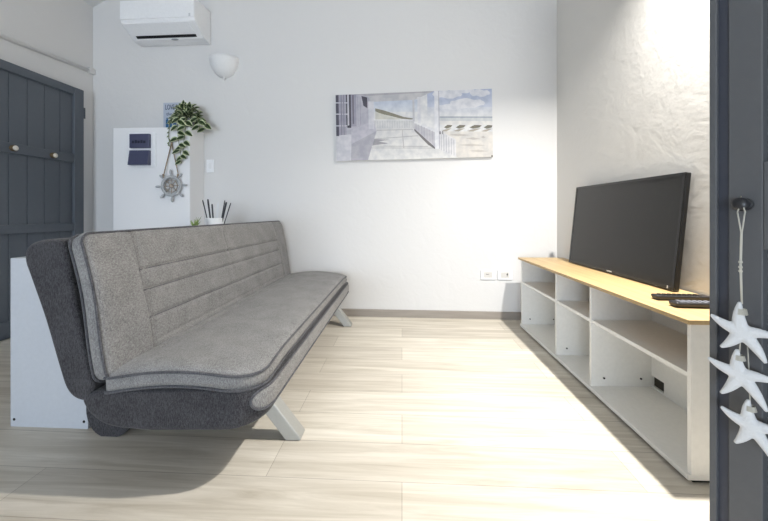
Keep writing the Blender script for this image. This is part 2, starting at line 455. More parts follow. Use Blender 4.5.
top1 = on_plane(741.5, 304, fc0, fn) - G0; kn = on_plane(740, 264, fc0, fn) - G0
s1 = on_plane(737.5, 212, fc0, fn) - G0; s2 = on_plane(745, 212, fc0, fn) - G0
tube(bm, [s1, on_plane(741, 232, fc0, fn) - G0, kn, top1], .0013, 6)
tube(bm, [s2, on_plane(742, 232, fc0, fn) - G0, kn + fu * .0016, top1 + fu * .001], .0013, 6)
tube(bm, [s1, s1.lerp(kp, .5) + fn * .001, Vector((0, 0, .037)), s2], .0012, 6)
for yy in (262, 267, 271): ellipsoid(bm, on_plane(740.5, yy, fc0, fn) - G0, .0036, .0036, .0034, 10, 6)
b1 = on_plane(744, 336, fc0 - fn * .009, fn) - G0; b2 = on_plane(739.5, 352, fc0, fn) - G0; b3 = on_plane(750, 402, fc0, fn) - G0
tube(bm, [on_plane(741, 333, fc0 - fn * .009, fn) - G0, b2], .0011, 6)
tube(bm, [on_plane(747, 336, fc0 - fn * .011, fn) - G0, on_plane(749, 372, fc0 - fn * .013, fn) - G0, b3], .0011, 6)
obj('string', bm, M_string, g)

# ------------------------------------------------------------------ sofa
SX, SY = -.80, 1.96
sofa = empty('sofa_bed', (SX, SY, 0)); tag(sofa, 'grey two-tone fabric click-clack sofa on splayed metal legs', 'sofa')
Y0, Y1 = 1.05 - SY, 2.865 - SY
PR = .115                                       # plan radius of the seat's front corners
def plan_shift(x, dy):
    """how far a point of the seat front is drawn back near the rounded corner"""
    w_ = max(0, min(1, (x + .80) / .30)); w_ = w_ * w_ * (3 - 2 * w_)
    d_ = max(0.0, min(PR, dy))
    return w_ * (PR - math.sqrt(max(0, PR * PR - (PR - d_) ** 2)))
def extrude_round(prof, y0, y1, r, plan=False):
    """profile (x,z) run along y with softly rounded ends"""
    bm = bmesh.new(); n = len(prof)
    area = sum(prof[i][0] * prof[(i + 1) % n][1] - prof[(i + 1) % n][0] * prof[i][1] for i in range(n))
    sg = 1 if area > 0 else -1
    nor = []
    for i in range(n):
        a, b = Vector(prof[i - 1]), Vector(prof[(i + 1) % n]); t = (b - a).normalized(); nor.append(Vector((-t.y, t.x)) * sg)
    K = 6
    st = [(y0 + r * (1 - math.cos(PI / 2 * k / K)), r * (1 - math.sin(PI / 2 * k / K))) for k in range(K + 1)]
    if plan:
        st += [(y0 + r + (PR - r) * k / 8, 0) for k in range(1, 9)]
        mid = [(y0 + PR + (y1 - y0 - 2 * PR) * k / 10, 0) for k in range(1, 10)]
    else:
        mid = [(y0 + r + (y1 - y0 - 2 * r) * k / 10, 0) for k in range(1, 10)]
    en = [(y1 - a + y0, b) for a, b in st][::-1]
    rings = []
    for y, ins in st + mid + en:
        dy = min(y - y0, y1 - y)
        rings.append([bm.verts.new((p[0] + nn.x * ins - SX - (plan_shift(p[0], dy + .004) if plan else 0), y, p[1] + nn.y * ins)) for p, nn in zip(prof, nor)])
    for A, B in zip(rings, rings[1:]):
        for i in range(n):
            j = (i + 1) % n; f = bm.faces.new((A[i], A[j], B[j], B[i])); f.smooth = True
    bm.faces.new(rings[0][::-1]); bm.faces.new(rings[-1])
    return bm
back_prof = catmull([(-1.06, .272), (-1.092, .305), (-1.117, .375), (-1.164, .527), (-1.215, .665), (-1.233, .715), (-1.231, .754), (-1.205, .779), (-1.15, .790), (-1.112, .783), (-1.090, .755), (-1.082, .70), (-1.047, .52), (-1.012, .37), (-.998, .31), (-1.02, .268)], 4)
seat_prof = catmull([(-1.035, .262), (-1.01, .225), (-.966, .194), (-.905, .180), (-.80, .176), (-.64, .180), (-.52, .183), (-.468, .189), (-.446, .211), (-.440, .255), (-.446, .292), (-.474, .313), (-.60, .314), (-.80, .306), (-.93, .300), (-1.0, .296), (-1.03, .286)], 4)
obj('back_base', extrude_round(back_prof, Y0, Y1, .013), M_dark, sofa)
seat_base = obj('seat_base', extrude_round(seat_prof, Y0, Y1, .013, True), M_dark, sofa)

def rr_map(a, b, ha, hb, r):
    r = r[0] if b < 0 and isinstance(r, tuple) else (r[1] if isinstance(r, tuple) else r)
    qa = abs(a) - (ha - r); qb = abs(b) - (hb - r)
    if qa > 0 and qb > 0:
        m = max(qa, qb); l = math.hypot(qa, qb)
        if l > 1e-9:
            qa, qb = qa * m / l, qb * m / l
        return math.copysign(ha - r + qa, a), math.copysign(hb - r + qb, b)
    return a, b
def smooth01(x): x = max(0, min(1, x)); return x * x * (3 - 2 * x)
def spaced(n, h, e):
    """n+1 positions from -h to h, denser at the ends"""
    out = []
    for i in range(n + 1):
        t = -1 + 2 * i / n
        out.append(h * (t * (1 - e) + math.sin(t * PI / 2) * e))
    return out
def cushion(name, la, lb, band, puff, r, warp, groove, frame, na=150, nb=56, edge=.055):
    ha, hb = la / 2, lb / 2
    bm = bmesh.new(); As, Bs = spaced(na, ha, .35), spaced(nb, hb, .35)
    def hgt(a, b):
        dd = min(ha - abs(a), hb - abs(b)); e = min(1, dd / edge)
        return puff * (0.75 * math.sqrt(max(0, 1 - (1 - e) ** 2)) + .25 * smooth01(dd / .2)) - groove(a, b)
    def place(a, b, h):
        a2, b2 = rr_map(a, b, ha, hb, r)
        return frame(a2, b2, h + warp(a2, b2))
    top = [[bm.verts.new(place(a, b, band / 2 + hgt(a, b))) for b in Bs] for a in As]
    bot = [[bm.verts.new(place(a, b, -band / 2 - .2 * puff * smooth01(min(ha - abs(a), hb - abs(b)) / .06))) for b in Bs] for a in As]
    for i in range(na):
        for j in range(nb):
            bm.faces.new((top[i][j], top[i + 1][j], top[i + 1][j + 1], top[i][j + 1])).smooth = True
            bm.faces.new((bot[i][j], bot[i][j + 1], bot[i + 1][j + 1], bot[i + 1][j])).smooth = True
    loop = [(i, 0) for i in range(na)] + [(na, j) for j in range(nb)] + [(i, nb) for i in range(na, 0, -1)] + [(0, j) for j in range(nb, 0, -1)]
    mid = []
    for i, j in loop:
        a, b = rr_map(As[i], Bs[j], ha, hb, r); l = math.hypot(a / ha, b / hb)
        k = .009
        oa = a + (math.copysign(k, a) if abs(a) > ha - 1e-4 else 0); ob = b + (math.copysign(k, b) if abs(b) > hb - 1e-4 else 0)
        mid.append(bm.verts.new(frame(oa, ob, warp(a, b))))
    N = len(loop)
    for k in range(N):
        k2 = (k + 1) % N
        (i, j), (i2, j2) = loop[k], loop[k2]
        bm.faces.new((top[i][j], top[i2][j2], mid[k2], mid[k])).smooth = True
        bm.faces.new((mid[k], mid[k2], bot[i2][j2], bot[i][j])).smooth = True
    o = obj(name, bm, M_light, sofa)
    for sgn in (1, -1):
        bm = bmesh.new()
        pts = []
        for i, j in loop:
            a, b = rr_map(As[i], Bs[j], ha, hb, r)
            a *= 1 + .002 / ha; b *= 1 + .002 / hb
            p = Vector(frame(a, b, sgn * band / 2 + warp(a, b)))
            if not pts or (p - pts[-1]).length > .006: pts.append(p)
        tube(bm, pts, .0045, 6, True)
        obj('piping', bm, M_pipe, o)
    return o
def gl(x, x0, w): return math.exp(-((x - x0) / w) ** 2)

# back cushion: frame runs along y, up the raked back, h towards the seat
bl, bt = Vector((-.963, .325)), Vector((-1.058, .802))
ub = (bt - bl).normalized(); nbk = Vector((ub.y, -ub.x))
bmid = (bl + bt) / 2; LB = (bt - bl).length
ymid = (Y0 + Y1) / 2
def f_back(a, b, h):
    p = bmid + ub * b + nbk * h
    return (p.x - SX, ymid + a, p.y)
def g_back(a, b):
    yy = a + ymid + SY; z = b + LB / 2           # height up the cushion
    gv = .012 * (gl(yy, 1.245, .009) + gl(yy, 1.90, .010) * .5 * (1 if z > .31 else .4) + gl(yy, 2.66, .008))
    inside = smooth01((yy - 1.235) / .03) * smooth01((2.67 - yy) / .03)
    gh = inside * (.010 * gl(z, .335, .006) + .010 * gl(z, .255, .006) + .010 * gl(z, .150, .006) + .004 * gl(z, .06, .006))
    sag = .004 * math.sin(yy * 9) * math.sin(z * 12) + .003 * math.sin(yy * 23 + z * 17)
    return gv + gh + sag * smooth01(min(z, LB - z) / .06)
def w_back(a, b): return .006 * math.sin(b * 13 + .8) * smooth01((abs(a) - .55) / .3)
bc = cushion('back_cushion', 1.81, LB, .042, .024, .035, w_back, g_back, f_back, 170, 90)

# sewn seam lines of the back cushion (lie in its grooves)
def seam(pts):
    out = []
    for yy, z in pts:
        a, b = yy - SY - ymid, z - LB / 2
        dd = min(.9075 - abs(a), LB / 2 - abs(b)); e_ = min(1, max(0, dd) / .055)
        h = .021 + .024 * (.75 * math.sqrt(max(0, 1 - (1 - e_) ** 2)) + .25 * smooth01(dd / .2)) - g_back(a, b) + .0012
        out.append(f_back(a, b, h + w_back(a, b)))
    return out
bm = bmesh.new()
for yy, za, zb in ((1.245, .03, .45), (2.66, .03, .45), (1.90, .335, .45)):
    tube(bm, seam([(yy, za + (zb - za) * k / 24) for k in range(25)]), .0021, 5)
for z in (.335, .255, .150):
    tube(bm, seam([(1.25 + 1.405 * k / 60, z) for k in range(61)]), .0021, 5)
obj('stitching', bm, M_pipe, bc)

# seat cushion
sl, sf = Vector((-.972, .326)), Vector((-.456, .342))
us = (sf - sl).normalized(); ns = Vector((-us.y, us.x)); smid = (sl + sf) / 2; LS = (sf - sl).length
def f_seat(a, b, h):
    p = smid + us * b + ns * h
    return (p.x - SX, ymid + a, p.y)
def g_seat(a, b):
    dpt = b + LS / 2; yy = a + ymid + SY
    inside = smooth01((yy - 1.20) / .03) * smooth01((2.72 - yy) / .03)
    return inside * (.006 * gl(dpt, .075, .007) + .003 * gl(dpt, .115, .006)) + .003 * math.sin(yy * 8 + 1) * math.sin(dpt * 11) + .0015 * math.sin(yy * 31 + dpt * 13)
def w_seat(a, b):
    e = smooth01((abs(a) - .62) / .28)
    return e * (.017 * math.cos((b + .02) * 8) - .006)
cushion('seat_cushion', 1.81, LS, .046, .026, (.03, .105), w_seat, g_seat, f_seat, 170, 60)

# light inset strip with corded outline on the seat front
def front_pt(q):                                # q 0..1 up the front face of the seat base
    pts = [(-.462, .188), (-.444, .205), (-.440, .23), (-.440, .255), (-.441, .28), (-.444, .297), (-.468, .316)]
    t = q * (len(pts) - 1); i = min(int(t), len(pts) - 2); fr = t - i
    return Vector((pts[i][0] + (pts[i + 1][0] - pts[i][0]) * fr, pts[i][1] + (pts[i + 1][1] - pts[i][1]) * fr))
def strip_pt(y, q, off):
    p = front_pt(q); t = (front_pt(min(1, q + .05)) - front_pt(max(0, q - .05))).normalized()
    dy = min(y - Y0, Y1 - y) + .004
    sh = plan_shift(p.x, dy); sl_ = (plan_shift(p.x, dy + .002) - plan_shift(p.x, dy - .002)) / .004
    nn = Vector((t.y, (sl_ if y < 0 else -sl_) * t.y, -t.x)).normalized()
    return Vector((p.x - sh - SX, y, p.y)) + nn * off
q0, q1 = .34, .83; hq = (q1 - q0) / 2; qm = (q0 + q1) / 2; RL = .040
ya, yz = Y0 + .020, Y1 - .020
def half_w(y):
    dd = min(y - ya, yz - y)
    return hq if dd >= RL else hq * math.sqrt(max(0, 1 - (1 - dd / RL) ** 2))
ys = [ya + RL * (1 - math.cos(PI / 2 * k / 10)) for k in range(11)] + [ya + RL + .012 * k for k in range(1, 8)] + [ya + RL + .1 + (yz - ya - 2 * RL - .2) * k / 30 for k in range(0, 31)] + [yz - RL - .012 * k for k in range(7, 0, -1)] + [yz - RL + RL * math.sin(PI / 2 * k / 10) for k in range(11)]
bm = bmesh.new(); rows = []
for y in ys:
    hw = max(half_w(y), .004)
    rows.append([bm.verts.new(strip_pt(y, qm + hw * (-1 + 2 * k / 12), .001 + .006 * (1 - (abs(-1 + 2 * k / 12)) ** 4) * min(1, hw / hq))) for k in range(13)])
for A, B in zip(rows, rows[1:]):
    for k in range(12): bm.faces.new((A[k], A[k + 1], B[k + 1], B[k])).smooth = True
fp = obj('front_inset', bm, M_light, sofa)
sd = fp.modifiers.new('thick', 'SOLIDIFY'); sd.thickness = .006; sd.offset = -1
outl = [strip_pt(y, qm + half_w(y), .003) for y in ys] + [strip_pt(y, qm - half_w(y), .003) for y in ys[::-1]]
o2 = []
for p in outl:
    if not o2 or (p - o2[-1]).length > .004: o2.append(p)
bm = bmesh.new(); tube(bm, o2, .0046, 6, True); obj('piping', bm, M_pipe, fp)

# metal legs: flat bars, splayed outwards
for yy in (1.32, 2.635):
    bm = bmesh.new(); y = yy - SY
    prof = [(-.600, .192), (-.534, .192), (-.389, .010), (-.389, 0), (-.448, 0), (-.452, .006)]
    A = [bm.verts.new((a - SX, y - .031, z)) for a, z in prof]; B = [bm.verts.new((a - SX, y + .031, z)) for a, z in prof]
    bm.faces.new(A); bm.faces.new(B[::-1])
    for i in range(6): bm.faces.new((A[i], B[i], B[(i + 1) % 6], A[(i + 1) % 6]))
    obj('leg', bm, M_steel, sofa, bevel=.004)
for yy in (1.305, 2.60):
    bm = bmesh.new(); y = yy - SY
    prof = catmull([(-1.03, .26), (-1.12, .245), (-1.205, .19), (-1.238, .115), (-1.222, .042), (-1.175, .0), (-1.11, .0), (-1.07, .03), (-1.01, .14), (-.98, .24)], 3)
    A = [bm.verts.new((a - SX, y - .035, max(0, z))) for a, z in prof]; B = [bm.verts.new((a - SX, y + .035, max(0, z))) for a, z in prof]
    bm.faces.new(A); bm.faces.new(B[::-1])
    for i in range(len(prof)): bm.faces.new((A[i], B[i], B[(i + 1) % len(prof)], A[(i + 1) % len(prof)]))
    obj('rear_foot', bm, M_dark, sofa, bevel=.008)
for yy in (1.32, 2.635):
    bm = bmesh.new(); box(bm, -1.0 - SX, -.53 - SX, yy - SY - .02, yy - SY + .02, .165, .195)
    obj('cross_bar', bm, M_black, sofa)

# ------------------------------------------------------------------ console behind the sofa
con = empty('low_console', (-1.436, 2.0, 0)); tag(con, 'low white console cabinet standing behind the sofa', 'cabinet')
CL0, CL1 = 1.315 - 2.0, 2.695 - 2.0
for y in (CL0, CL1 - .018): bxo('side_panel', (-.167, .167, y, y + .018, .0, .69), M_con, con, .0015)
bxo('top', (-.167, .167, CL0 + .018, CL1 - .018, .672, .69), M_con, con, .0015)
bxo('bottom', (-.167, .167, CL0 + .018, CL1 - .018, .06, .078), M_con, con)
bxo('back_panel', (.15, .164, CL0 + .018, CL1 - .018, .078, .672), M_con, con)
for y in (-.23, .23): bxo('divider', (-.165, .15, y - .009, y + .009, .078, .672), M_con, con)
bxo('shelf', (-.165, .15, CL0 + .018, CL1 - .018, .365, .381), M_con, con)
for xx in (-.150, .150):
    bm = bmesh.new(); lathe(bm, [(0, 0), (.0055, 0), (.0055, .0015), (0, .0015)], 14, Matrix.Translation((xx, CL0 + .0005, .03)) @ Matrix.Rotation(PI / 2, 4, 'X'))
    obj('screw_hole', bm, M_hole, con)

# pot with sticks on the console
px_, py_ = -1.432, 2.545
bm = bmesh.new(); lathe(bm, [(0, 0), (.052, 0), (.055, .004), (.066, .147), (.0635, .147), (.053, .008), (0, .008)], 32)
pot = obj('white_pot', bm, M_plast, loc=(px_, py_, .6902)); tag(pot, 'white pot of black sticks standing on the low console', 'pot')
spec = [  # top offset, height, black?, width
    (-.105, .01, .285, 'far left thin black stick leaning outward in the white pot', M_stick, .0045),
    (-.052, -.01, .290, 'tallest thick black stick in the pot left of centre', M_stick, .0068),
    (-.036, .02, .255, 'short thick black stick beside the tallest one in the pot', M_stick, .0062),
    (.012, .01, .262, 'thin white stick upright in the middle of the pot', M_stickw, .003),
    (.034, -.01, .270, 'thin white stick leaning right of the pot centre', M_stickw, .003),
    (.066, .02, .282, 'thin black stick leaning right next to the white ones', M_stick, .0042),
    (.094, -.01, .268, 'thick black stick leaning right over the pot rim', M_stick, .0072),
    (.118, .01, .262, 'far right black stick leaning outward in the white pot', M_stick, .0042)]
for dx, dy, hgt_, lab, m, r in spec:
    bm = bmesh.new()
    b0 = Vector((dx * .33, dy * .5, .012)); b1 = Vector((dx, dy, hgt_))
    tube(bm, [b0, b0.lerp(b1, .5), b1 - (b1 - b0).normalized() * .012, b1], [r * .8, r * .9, r, r * .7], 8)
    o = obj('black_stick' if m is M_stick else 'white_stick', bm, m, loc=(px_, py_, .6902)); tag(o, lab, 'stick', 'sticks in the white pot')

# small grassy plant on the console
gp = empty('small_plant', (-1.462, 2.335, .6902)); tag(gp, 'small spiky green plant peeping over the sofa back', 'plant')
bm = bmesh.new(); lathe(bm, [(0, 0), (.03, 0), (.038, .075), (.034, .075), (.032, .066), (0, .066)], 24); obj('pot', bm, M_plast, gp)
bm = bmesh.new()
for k in range(16):
    a = k * 2.4; rr = .012 + .02 * random.random(); hh = .11 + .055 * random.random()
    p = [Vector((.01 * math.cos(a), .01 * math.sin(a), .06)), Vector((rr * .8 * math.cos(a), rr * .8 * math.sin(a), .06 + (hh - .06) * .6)), Vector((rr * 1.8 * math.cos(a), rr * 1.8 * math.sin(a), hh))]
    tube(bm, p, [.004, .0035, .0006], 5)
obj('blades', bm, M_grass, gp)

# ------------------------------------------------------------------ television cabinet
rc = math.radians(.8)
cab = empty('television_cabinet', (.921, 1.905, 0), rc); tag(cab, 'long low open white cabinet with light oak top', 'cabinet')
L = .755
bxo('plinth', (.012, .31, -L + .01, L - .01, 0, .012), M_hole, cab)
bxo('bottom_board', (-.010, .318, -L, L, .012, .030), M_cab, cab, .0015)
D1, D2 = 1.725 - 1.905, 2.09 - 1.905
for y0, y1 in ((-L, -L + .016), (L - .016, L)): bxo('side_panel', (0, .318, y0, y1, .030, .518), M_cab, cab, .001)
for y in (D1, D2): bxo('divider', (0, .286, y - .008, y + .008, .030, .518), M_cab, cab, .001)
for y0, y1 in ((-L + .016, D1 - .008), (D1 + .008, D2 - .008), (D2 + .008, L - .016)):
    bxo('shelf', (0.002, .286, y0, y1, .338, .354), M_cab, cab, .001)
bm = bmesh.new()                                              # back panel with a cable cut-out
hy0, hy1, hz0, hz1 = D1 - .085, D1 - .012, .040, .088
box(bm, .286, .296, -L + .016, hy0, .030, .518); box(bm, .286, .296, hy1, L - .016, .030, .518)
box(bm, .286, .296, hy0, hy1, .030, hz0); box(bm, .286, .296, hy0, hy1, hz1, .518)
obj('back_panel', bm, M_cab, cab)
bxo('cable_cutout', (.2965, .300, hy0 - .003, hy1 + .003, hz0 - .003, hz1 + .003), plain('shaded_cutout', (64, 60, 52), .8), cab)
bxo('top', (-.018, .322, -L - .012, L + .02, .518, .533), M_oak, cab, .0015)
def pin(x, y, z, sgn):
    bm = bmesh.new(); lathe(bm, [(0, 0), (.0045, 0), (.0045, .004), (0, .004)], 10, Matrix.Translation((x, y, z)) @ Matrix.Rotation(-sgn * PI / 2, 4, 'X'))
    obj('cam_fitting', bm, M_hole, cab)
for yf in (D1 - .008, D2 - .008, L - .016):                   # faces looking towards the near end
    for xx in (.06, .235):
        pin(xx, yf, .07, -1)
for yf in (D1 + .02, D2 + .02):
    bm = bmesh.new(); box(bm, .02, .032, yf, yf + .012, .508, .518); obj('top_bracket', bm, M_hole, cab)

# television leaning on the wall
TVW, TVH = .886, .517
tv = empty('television', (1.160, 1.976, .5372)); tag(tv, 'black flat-screen television leaning back on the oak cabinet top', 'television')
lean = math.radians(5.8)
tv.rotation_euler = (0, lean, math.radians(1.2))
hw = TVW / 2
bm = bmesh.new(); box(bm, .004, .024, -hw, hw, 0.002, TVH); obj('housing', bm, M_black, tv, bevel=.004)
bm = bmesh.new()
for a in ((-hw, -hw + .014, .002, TVH), (hw - .014, hw, .002, TVH), (-hw + .014, hw - .014, TVH - .014, TVH), (-hw + .014, hw - .014, .002, .020)):
    box(bm, -.002, .004, *a)
obj('bezel', bm, M_frame, tv, bevel=.001)
bxo('screen', (.0, .0045, -hw + .014, hw - .014, .020, TVH - .014), M_screen, tv)
bm = bmesh.new()
for k in range(6): box(bm, -.0028, -.002, .0 + k * .0075 - .022, .0 + k * .0075 - .022 + .0052, .008, .0155)
obj('logo', bm, M_silver, tv)
bm = bmesh.new(); box(bm, -.0028, -.002, -hw + .03, -hw + .036, .006, .018); obj('indicator', bm, M_silver, tv)

# remote controls
def remote(name, loc, rot, L_, W_, label, body, btn):
    r = empty(name, loc, rot); tag(r, label, 'remote control', 'remote controls on the oak cabinet top')
    bm = bmesh.new(); box(bm, 0, L_, -W_ / 2, W_ / 2, 0, .019)
    for v in bm.verts:
        if v.co.z < .01: v.co.y *= .8; v.co.x = L_ / 2 + (v.co.x - L_ / 2) * .97
    obj('body', bm, body, r, bevel=.006)
    for i in range(8):
        for j in range(3):
            bxo('button', (.022 + i * .019, .034 + i * .019, -W_ * .33 + j * W_ * .26, -W_ * .33 + j * W_ * .26 + .008, .0185, .021), btn, r, .001)
M_btn = plain('grey_buttons', (120, 122, 130), .5); M_rem = plain('remote_plastic', (34, 33, 36), .4)
remote('remote_control', (.995, 1.405, .5335), math.radians(-2), .20, .045, 'black remote control nearest the television on the oak top', M_rem, M_black)
remote('remote_control', (.985, 1.300, .5335), math.radians(-3), .19, .048, 'dark remote control with grey buttons nearest the cabinet end', M_rem, M_btn)

# ------------------------------------------------------------------ things on the far wall
RW = math.atan(-0.0167)
def wall_pt(x, z, out=0): return (x, yb(x) - out, z)
# canvas print
cw, ch = 1.293, .557
cv = empty('canvas_picture', wall_pt(.092, 1.602, .001), RW); tag(cv, 'wide canvas print of a white beach porch on the far wall', 'picture')
cv.rotation_euler = (0, -math.radians(.95), RW)
bm = bmesh.new(); box(bm, -cw / 2, cw / 2, -.028, 0, -ch / 2, ch / 2); obj('canvas', bm, M_canvas, cv, bevel=.002)
bm = bmesh.new(); cl = bm.loops.layers.float_color.new('print')
PK = .89
layer = [0]
def poly(pts, rgb, rgb2=None):
    layer[0] += 1; y = -.0283 - layer[0] * .00002
    vs = []
    for x, yy in pts:
        u = (x - 65) / 632; v = (yy - (62 - .038 * (x - 65))) / 270
        u = max(0, min(1, u)); v = max(0, min(1, v))
        vs.append(bm.verts.new(((u - .5) * cw, y, (.5 - v) * ch)))
    f = bm.faces.new(vs)
    for i, lp in enumerate(f.loops):
        c_ = rgb if (rgb2 is None or i < len(pts) / 2) else rgb2
        lp[cl] = (*lin([v * PK for v in c_]), 1)
def rect(x0, y0, x1, y1, rgb, rgb2=None): poly([(x0, y0), (x1, y0), (x1, y1), (x0, y1)], rgb, rgb2)
rect(60, 20, 700, 335, (236, 236, 236))
rect(440, 20, 700, 120, (186, 196, 222), (208, 214, 228))          # sky
rect(440, 110, 700, 150, (216, 220, 230), (236, 236, 236))
for x, y, w_, h_ in ((520, 60, 60, 16), (600, 95, 70, 18), (650, 55, 40, 14), (540, 110, 60, 12), (580, 45, 50, 10)):
    poly([(x + w_ * math.cos(k * PI / 8), y + h_ * math.sin(k * PI / 8) * (1 + .25 * math.sin(k * 2.3))) for k in range(16)], (232, 233, 238))
rect(486, 148, 700, 154, (178, 184, 194)); rect(486, 154, 700, 166, (214, 216, 218)); rect(486, 166, 700, 182, (236, 234, 230))
for x, w_ in ((505, 34), (552, 40), (606, 50), (662, 40)):
    poly([(x, 192), (x + w_ * .4, 182), (x + w_, 183), (x + w_ * .8, 192), (x + w_ * .3, 197)], (128, 124, 112))
    poly([(x - 10, 206), (x + w_ * .5, 196), (x + w_ * .9, 196), (x + w_ * .2, 210)], (184, 178, 166))
rect(486, 208, 700, 322, (232, 228, 222), (226, 221, 214))
for x, y, w_ in ((520, 222, 90), (590, 236, 60), (560, 262, 110), (600, 285, 80), (650, 230, 20)):
    poly([(x, y), (x + w_ * .5, y - 5), (x + w_, y + 1), (x + w_ * .5, y + 5)], (206, 200, 193))
rect(690, 302, 697, 308, (120, 112, 104))
# porch
rect(215, 80, 400, 130, (204, 214, 230), (224, 228, 234))
poly([(228, 116), (262, 124), (300, 136), (345, 151), (380, 156), (380, 162), (335, 158), (290, 147), (250, 138), (228, 128)], (150, 146, 130))
poly([(228, 130), (290, 149), (340, 160), (228, 165)], (222, 220, 210))
rect(222, 163, 382, 198, (226, 226, 226))
for k in range(16): rect(226 + k * 10, 166, 228 + k * 10, 196, (206, 206, 208))
rect(222, 161, 382, 165, (240, 240, 240))
poly([(225, 198), (385, 194), (470, 276), (560, 330), (180, 330)], (228, 227, 226), (238, 237, 234))
for a, b_ in (((232, 204), (380, 200)), ((215, 240), (400, 225)), ((150, 276), (470, 274)), ((205, 268), (440, 268))):
    poly([a, b_, (b_[0], b_[1] + 2.5), (a[0], a[1] + 2.5)], (188, 187, 187))
poly([(335, 200), (338, 200), (344, 275), (340, 275)], (196, 194, 194))
poly([(150, 262), (200, 240), (285, 243), (240, 250), (280, 258), (205, 268)], (170, 168, 172))
poly([(65, 40), (222, 50), (222, 205), (125, 268), (125, 335), (65, 335)], (196, 194, 204))
poly([(65, 228), (128, 222), (128, 335), (65, 335)], (222, 221, 226))
poly([(128, 205), (222, 165), (232, 210), (195, 325), (125, 330)], (206, 204, 213))
poly([(128, 262), (232, 208), (195, 326), (125, 330)], (190, 188, 196))
rect(65, 60, 77, 230, (94, 92, 104)); rect(77, 60, 108, 225, (176, 174, 186)); rect(108, 55, 128, 192, (86, 84, 94))
rect(113, 50, 120, 190, (214, 213, 220))
for y in (92, 138, 186): rect(65, y, 118, y + 4, (222, 220, 228))
for x in (86, 96): rect(x, 60, x + 4, 225, (150, 148, 162))
rect(128, 60, 150, 190, (170, 168, 180)); rect(134, 62, 140, 180, (126, 124, 136))
for x in (155, 165, 200): rect(x, 70, x + 3, 185, (180, 178, 190))
poly([(172, 66), (196, 72), (196, 116), (180, 106)], (92, 90, 100))
rect(112, 186, 128, 196, (76, 74, 84))
poly([(140, 40), (470, 20), (460, 50), (388, 82), (214, 90), (196, 66)], (186, 184, 188))
poly([(196, 66), (214, 90), (388, 82), (455, 52)], (206, 205, 208))
rect(200, 88, 222, 200, (226, 225, 230))
rect(380, 76, 388, 196, (210, 210, 214)); rect(400, 70, 412, 190, (230, 230, 234))
poly([(386, 172), (468, 208), (468, 276), (386, 202)], (206, 204, 210))
poly([(386, 168), (468, 203), (468, 212), (386, 176)], (238, 238, 240))
poly([(386, 198), (468, 272), (468, 280), (440, 262), (386, 206)], (128, 124, 126))
for k in range(7): rect(392 + k * 11, 176 + k * 5, 394 + k * 11, 204 + k * 9, (188, 186, 194))
rect(468, 30, 487, 278, (240, 240, 243)); rect(484, 40, 488, 278, (196, 196, 204))
poly([(488, 205), (552, 240), (552, 312), (488, 284)], (232, 231, 232))
for k in range(6): rect(492 + k * 10, 212 + k * 6, 495 + k * 10, 284 + k * 4, (198, 197, 202))
rect(486, 208, 492, 220, (140, 138, 142)); rect(497, 208, 502, 220, (150, 148, 152))
pr = obj('print', bm, M_print, cv, recalc=False)

# double socket plates
for x, holes, lab in ((.708, 1, 'white socket plate on the far wall, further from the oak-topped cabinet'), (.846, 2, 'white socket plate on the far wall nearest the oak-topped cabinet')):
    s_ = empty('socket_plate', wall_pt(x, .366, 0.0005), RW); tag(s_, lab, 'socket', 'socket plates low on the far wall')
    bxo('plate', (-.059, .059, -.010, 0, -.040, .040), M_plast, s_, .003)
    md_ = bxo('module', (-.034, .034, -.0118, -.010, -.023, .023), plain('ivory_module', (206, 203, 198), .4), s_, .001)
    bm = bmesh.new()
    cx_ = -.004 if holes == 1 else .016
    for k in (-1, 0, 1):
        lathe(bm, [(0, 0), (.0032 if k or holes == 1 else .006, 0), (.0032 if k or holes == 1 else .006, .0008), (0, .0008)], 12, Matrix.Translation((cx_ + (k * .0095 if holes == 1 else 0), -.0118, .004 if holes == 1 else .004 + k * .0105)) @ Matrix.Rotation(PI / 2, 4, 'X'))
    obj('pin_hole', bm, M_hole, s_)
# tall switch plate near the block
s_ = empty('switch_plate', wall_pt(-1.672, 1.285, .0005), RW); tag(s_, 'small white switch plate on the wall right of the plant', 'switch')
bxo('plate', (-.034, .034, -.009, 0, -.056, .056), M_plast, s_, .003)
bxo('rocker', (-.012, .012, -.013, -.009, -.024, .024), M_white, s_, .002)

# uplighter bowl
sc = empty('wall_sconce', wall_pt(-1.541, 2.05, .0), RW); tag(sc, 'white half-bowl plaster uplighter on the far wall', 'wall lamp')
bm = bmesh.new(); seg, rg = 28, 12
rows = []
for shell, r in ((0, 1.0), (1, .93)):
    R_ = []
    for i in range(rg + 1):
        ph = PI / 2 * i / rg
        R_.append([bm.verts.new((-.127 * r * math.cos(ph * .98) * math.cos(PI * k / seg), -.12 * r * math.cos(ph * .98) * math.sin(PI * k / seg), .165 - .165 * r * math.sin(ph) - 0)) for k in range(seg + 1)])
    rows.append(R_)
for R_ in rows:
    for A, B in zip(R_, R_[1:]):
        for k in range(seg): bm.faces.new((A[k], A[k + 1], B[k + 1], B[k])).smooth = True
for k in range(seg): bm.faces.new((rows[0][0][k], rows[0][0][k + 1], rows[1][0][k + 1], rows[1][0][k]))
obj('bowl', bm, M_bowl, sc)
bm = bmesh.new(); lathe(bm, [(0, -.022), (.006, -.019), (.009, -.012), (.006, -.004), (.014, .004), (.02, .014)], 16, Matrix.Translation((0, -.016, 0))); obj('finial', bm, M_bowl, sc)
bxo('mount', (-.04, .04, -.03, 0, .05, .14), M_bowl, sc)

